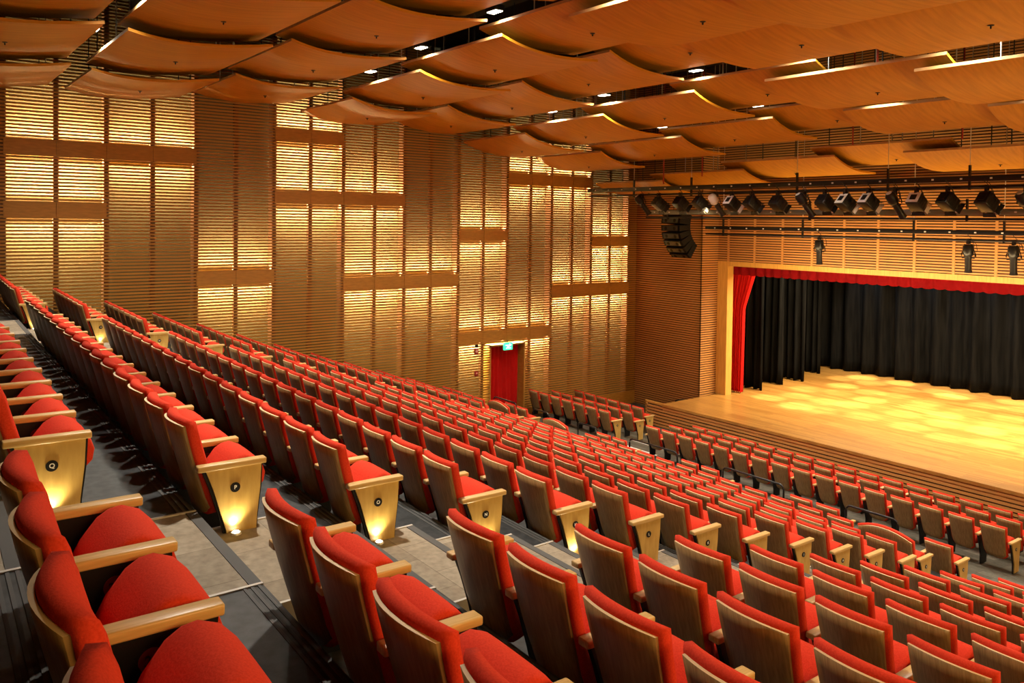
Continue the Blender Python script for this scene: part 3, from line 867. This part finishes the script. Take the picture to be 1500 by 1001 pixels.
# the 300 seats that show largest in the photograph
SEAT_RANK = [0, 1, 2, 3, 4, 5, 6, 7, 10, 11, 12, 13, 14, 15, 16, 17, 18, 19, 20, 21, 22, 23, 24, 25, 26, 27, 28, 29, 30, 31, 32, 33, 34, 35, 36, 37, 38, 39, 40, 41, 42, 43, 44, 45, 46, 47, 48, 49, 50, 51, 52, 53, 54, 55, 56, 57, 58, 59, 60, 61, 62, 63, 64, 65, 66, 67, 68, 69, 70, 71, 72, 73, 74, 75, 76, 77, 78, 79, 80, 81, 82, 83, 84, 85, 86, 87, 88, 89, 90, 91, 92, 93, 94, 95, 96, 97, 98, 99, 100, 101, 102, 103, 104, 106, 107, 108, 109, 110, 111, 112, 113, 114, 115, 116, 117, 118, 122, 123, 124, 125, 126, 127, 128, 129, 130, 131, 132, 133, 134, 135, 138, 139, 140, 141, 142, 143, 144, 145, 146, 154, 155, 156, 157, 158, 159, 160, 161, 162, 163, 170, 171, 172, 173, 174, 175, 176, 186, 187, 188, 189, 190, 191, 192, 193, 194, 198, 199, 200, 205, 206, 207, 208, 209, 210, 212, 214, 215, 216, 217, 218, 221, 222, 223, 224, 225, 226, 228, 229, 230, 231, 235, 236, 237, 242, 243, 244, 245, 249, 250, 251, 257, 258, 263, 264, 265, 270, 271, 277, 284, 291, 292, 293, 294, 296, 297, 298, 299, 301, 302, 303, 304, 306, 307, 308, 309, 311, 312, 313, 314, 316, 317, 318, 319, 320, 321, 322, 324, 325, 326, 328, 329, 331, 332, 334, 336, 338, 339, 340, 341, 342, 343, 344, 345, 346, 347, 348, 349, 350, 351, 352, 353, 354, 355, 356, 357, 358, 359, 360, 361, 362, 363, 364, 365, 366, 367, 368, 369, 372, 373, 374, 375, 376, 377, 378, 379, 380, 381, 382, 383, 384, 387, 388, 389, 390, 391, 392, 393, 399, 400, 406]

N_IND = 300
order = SEAT_RANK if SEAT_RANK else list(range(len(SEATS)))
indiv = set(order[:N_IND])
for i, sd in enumerate(SEATS):
    if i not in indiv: continue
    root = empty('theater_seat', sd[:3], sd[3])
    tag(root, sd[9], 'seat', sd[10])
    if not SEAT_RANK: root['idx'] = i
    for nm, me, ox, sub in seat_parts(sd):
        o = link(nm, me, root, (ox, 0, 0))
        if sub: link(sub[0], sub[1], o)
rest = [sd for i, sd in enumerate(SEATS) if i not in indiv]
if rest:
    mb = MB()
    for sd in rest:
        T = Matrix.LocRotScale(Vector(sd[:3]), Matrix.Rotation(sd[3], 3, 'Z'), None)
        for nm, me, ox, sub in seat_parts(sd):
            for mm in [me] + ([sub[1]] if sub else []):
                o = len(mb.v)
                mb.v += [tuple(T @ (v.co + Vector((ox, 0, 0)))) for v in mm.vertices]
                mi = [mb.mat(q) for q in mm.materials]
                for p in mm.polygons:
                    mb.f.append(tuple(o + k for k in p.vertices)); mb.mi.append(mi[p.material_index]); mb.sm.append(p.use_smooth)
    o = mb.build('theater_seats')
    tag(o, 'remaining distant red seats seen only as slivers between the rows', 'seats', None, 'stuff')

# aisle step lights at the lit end panels
STEPL = []
for n, blk in [(q, 0) for q in range(0, 5)] + [(q, 1) for q in (1, 2, 3, 4)]:
    x = (EX[n] + .473 + .075) if blk == 0 else (-15.85 - .055 * (n - 1) + .06)
    y = yrow(n, x) + .30
    root = empty('aisle_step_light', (x, y, zf(n) + .162)); tag(root, 'small round step light glowing under the row %s panel, %s aisle' % (LET[n], 'near' if blk == 0 else 'far left'), 'step light', 'aisle step lights')
    m = MB(); m.tube([(0, 0, 0), (0, 0, .012)], [.034, .03], M['silver'], 16); m.build('bezel', root)
    m = MB(); m.disc((0, 0, .012), .02, (0, 0, 1), M['led'], .004, 14); m.build('lens', root)
    STEPL.append((x, y, zf(n) + .20))

# guard rails in front of row D
def rail(x0, x1, label):
    y = 14.46 + (x0 + 8) * TT * .2
    root = empty('guard_rail', ((x0 + x1) / 2, y, -6.04)); tag(root, label, 'rail', 'black guard rails of the walkway')
    h = (x1 - x0) / 2; H = .715; r = .10
    pts = [(-h, 0, 0), (-h, 0, H - r)] + [(-h + r - r * math.cos(a), 0, H - r + r * math.sin(a)) for a in (R(30), R(60), R(90))]
    pts += [(h - r + r * math.sin(a), 0, H - r + r * math.cos(a)) for a in (0, R(30), R(60), R(90))] + [(h, 0, 0)]
    m = MB(); m.tube(pts, .021, M['metal'], 10); m.build('rail_tube', root)
    for sx in (-h, h):
        m = MB(); m.tube([(sx, 0, 0), (sx, 0, .012)], .05, M['metal'], 12); m.build('foot_plate', root)
for i, (a, b, t) in enumerate(((-19.85, -18.75, 'in front of the curtained doorway'), (-17.95, -17.25, 'second from the curtained doorway'), (-16.02, -15.28, 'third from the curtained doorway'),
                  (-14.11, -12.57, 'middle of the walkway, long one'), (-11.26, -9.73, 'second long one, from the doorway'), (-8.36, -7.35, 'nearest the near aisle'))):
    rail(a, b, 'black tubular guard rail along the walkway, ' + t)

# ------------------------------------------------------------------ lights
def area(name, loc, size, energy, col, rot, size_y=None, spread=None):
    l = D.lights.new(name, 'AREA'); l.energy = energy; l.color = col; l.size = size * K
    if size_y: l.shape = 'RECTANGLE'; l.size_y = size_y * K
    if spread: l.spread = spread
    o = D.objects.new(name, l); COL.objects.link(o); o.location = loc; o.rotation_euler = rot
    return o
def spot(name, loc, target, energy, col, ang, blend=.5, rad=.05):
    l = D.lights.new(name, 'SPOT'); l.energy = energy; l.color = col; l.spot_size = ang; l.spot_blend = blend; l.shadow_soft_size = rad
    o = D.objects.new(name, l); COL.objects.link(o); o.location = loc
    d = Vector(target) - Vector(loc); o.rotation_euler = d.to_track_quat('-Z', 'Y').to_euler()
    return o
def aim(o, target):
    o.rotation_euler = (Vector(target) - o.location).to_track_quat('-Z', 'Y').to_euler()
    return o
WARM = (1., .74, .36)
for ya, yb, zt, zb in STRIPS:
    L = yb - ya
    c = (ya + yb) / 2
    area('led_strip', (XW - SD - .12, c, zt - .02), .05, 165 * L, (1., .82, .42), (R(180), 0, 0), L, R(124))     # facing up
    area('led_strip', (XW - SD - .12, c, zb + .02), .05, 165 * L, (1., .82, .42), (0, 0, 0), L, R(124))          # facing down
for x, y, z in LAMPS:
    if y < 3 and x > -8:
        spot('house_spot', (x, y, z), (-4.5, 2.7, -2), 1900, (1., .90, .74), R(75), .8, .10); continue
    spot('house_spot', (x, y, z), (x + .2, y + (.4 if y < 16 else 1.0), -5), 1150, (1., .90, .72), R(150 if y < 16 else 115), 1.0, .10)
# stage light grid
for iy, y in enumerate((23.6, 24.9, 26.2, 27.5, 28.8, 29.7)):
    for ix in range(11):
        x = -16.9 + ix * 1.25 + (iy % 2) * .35
        spot('stage_spot', (x, y, -.9), (x + .1 + random.uniform(-.35, .35), y - .1 + random.uniform(-.3, .3), ZS), 3200 * random.uniform(.5, 1.5), (1., .86, .60), R(15), .75, .05)
area('stage_wash', (-10.5, 25.5, -.4), 12, 4200, (1., .80, .48), (0, 0, 0), 4)
for i in range(7):
    x = -17 + i * 2.1
    spot('cyc_spot', (x, 29.6, -.3), (x + .3, 30.5, -3.5), 700, (.92, .96, 1.), R(60), .9, .05)
# front-of-house lamps on the bars
for x in (-13.0, -10.0, -7.5):
    spot('bar_spot', (x, 19.0, .45), (x + .8, 21.9, ZS), 1200, (1., .72, .34), R(44), 1.0, .12)
area('header_fill', (-11, 20.2, -2.0), 9, 450, (1., .72, .34), (R(110), 0, 0), .3)  # added fill lamp to brighten the header, mounted on no bar
for x, y, z in STEPL:
    spot('step_spot', (x, y, z), (x - .12, y - .0, z + .6), 7, (1., .86, .5), R(120), .8, .02)
spot('bar_spot', (-15.5, 18.9, .4), (-19.3, 21.7, -1.5), 420, (1., .72, .34), R(75), 1.0, .12)  # soft spot added to brighten the front-left wall
# added fill lamps, out of view along the right-hand side of the hall
aim(area('side_fill', (1.9, 14, -2.0), 9, 950, (1., .60, .20), (0, 0, 0), 1.0), (-9, 10, 3))
aim(area('side_fill', (1.9, 4, .6), 6, 330, (1., .60, .20), (0, 0, 0), 1.0), (-10, 5, 3))

# ------------------------------------------------------------------ camera
w = D.worlds.new('World'); SC.world = w; w.use_nodes = True
w.node_tree.nodes['Background'].inputs['Color'].default_value = (.004, .003, .002, 1)
cam = D.cameras.new('Camera'); co = D.objects.new('Camera', cam); COL.objects.link(co)
F, CY = 1193.8, 352.83
cam.sensor_fit = 'HORIZONTAL'; cam.sensor_width = 36; cam.lens = F / 1500 * 36
cam.shift_x = 0; cam.shift_y = -(500.5 - CY) / 1500
cam.clip_start = .05; cam.clip_end = 200
yaw, pit, rol = .919568, .0241889, .0132085
fw = Vector((-math.sin(yaw), math.cos(yaw), 0)); rt = Vector((math.cos(yaw), math.sin(yaw), 0)); up = Vector((0, 0, 1))
f2 = fw * math.cos(pit) - up * math.sin(pit); u2 = up * math.cos(pit) + fw * math.sin(pit)
r3 = rt * math.cos(rol) + u2 * math.sin(rol); u3 = u2 * math.cos(rol) - rt * math.sin(rol)
co.rotation_euler = Matrix((r3, u3, -f2)).transposed().to_euler()
SC.camera = co

# ------------------------------------------------------------------ scale the plan to metres
for me in D.meshes: me.transform(Matrix.Scale(K, 4))
for o in D.objects: o.location = o.location * K

SC.view_settings.view_transform = 'Standard'; SC.view_settings.look = 'None'
SC.view_settings.gamma = 1; SC.view_settings.use_curve_mapping = False
SC.view_settings.exposure = 0.0
SC.cycles.max_bounces = 8; SC.cycles.diffuse_bounces = 4; SC.cycles.glossy_bounces = 3
SC.cycles.sample_clamp_indirect = 6
SC.cycles.use_denoising = True
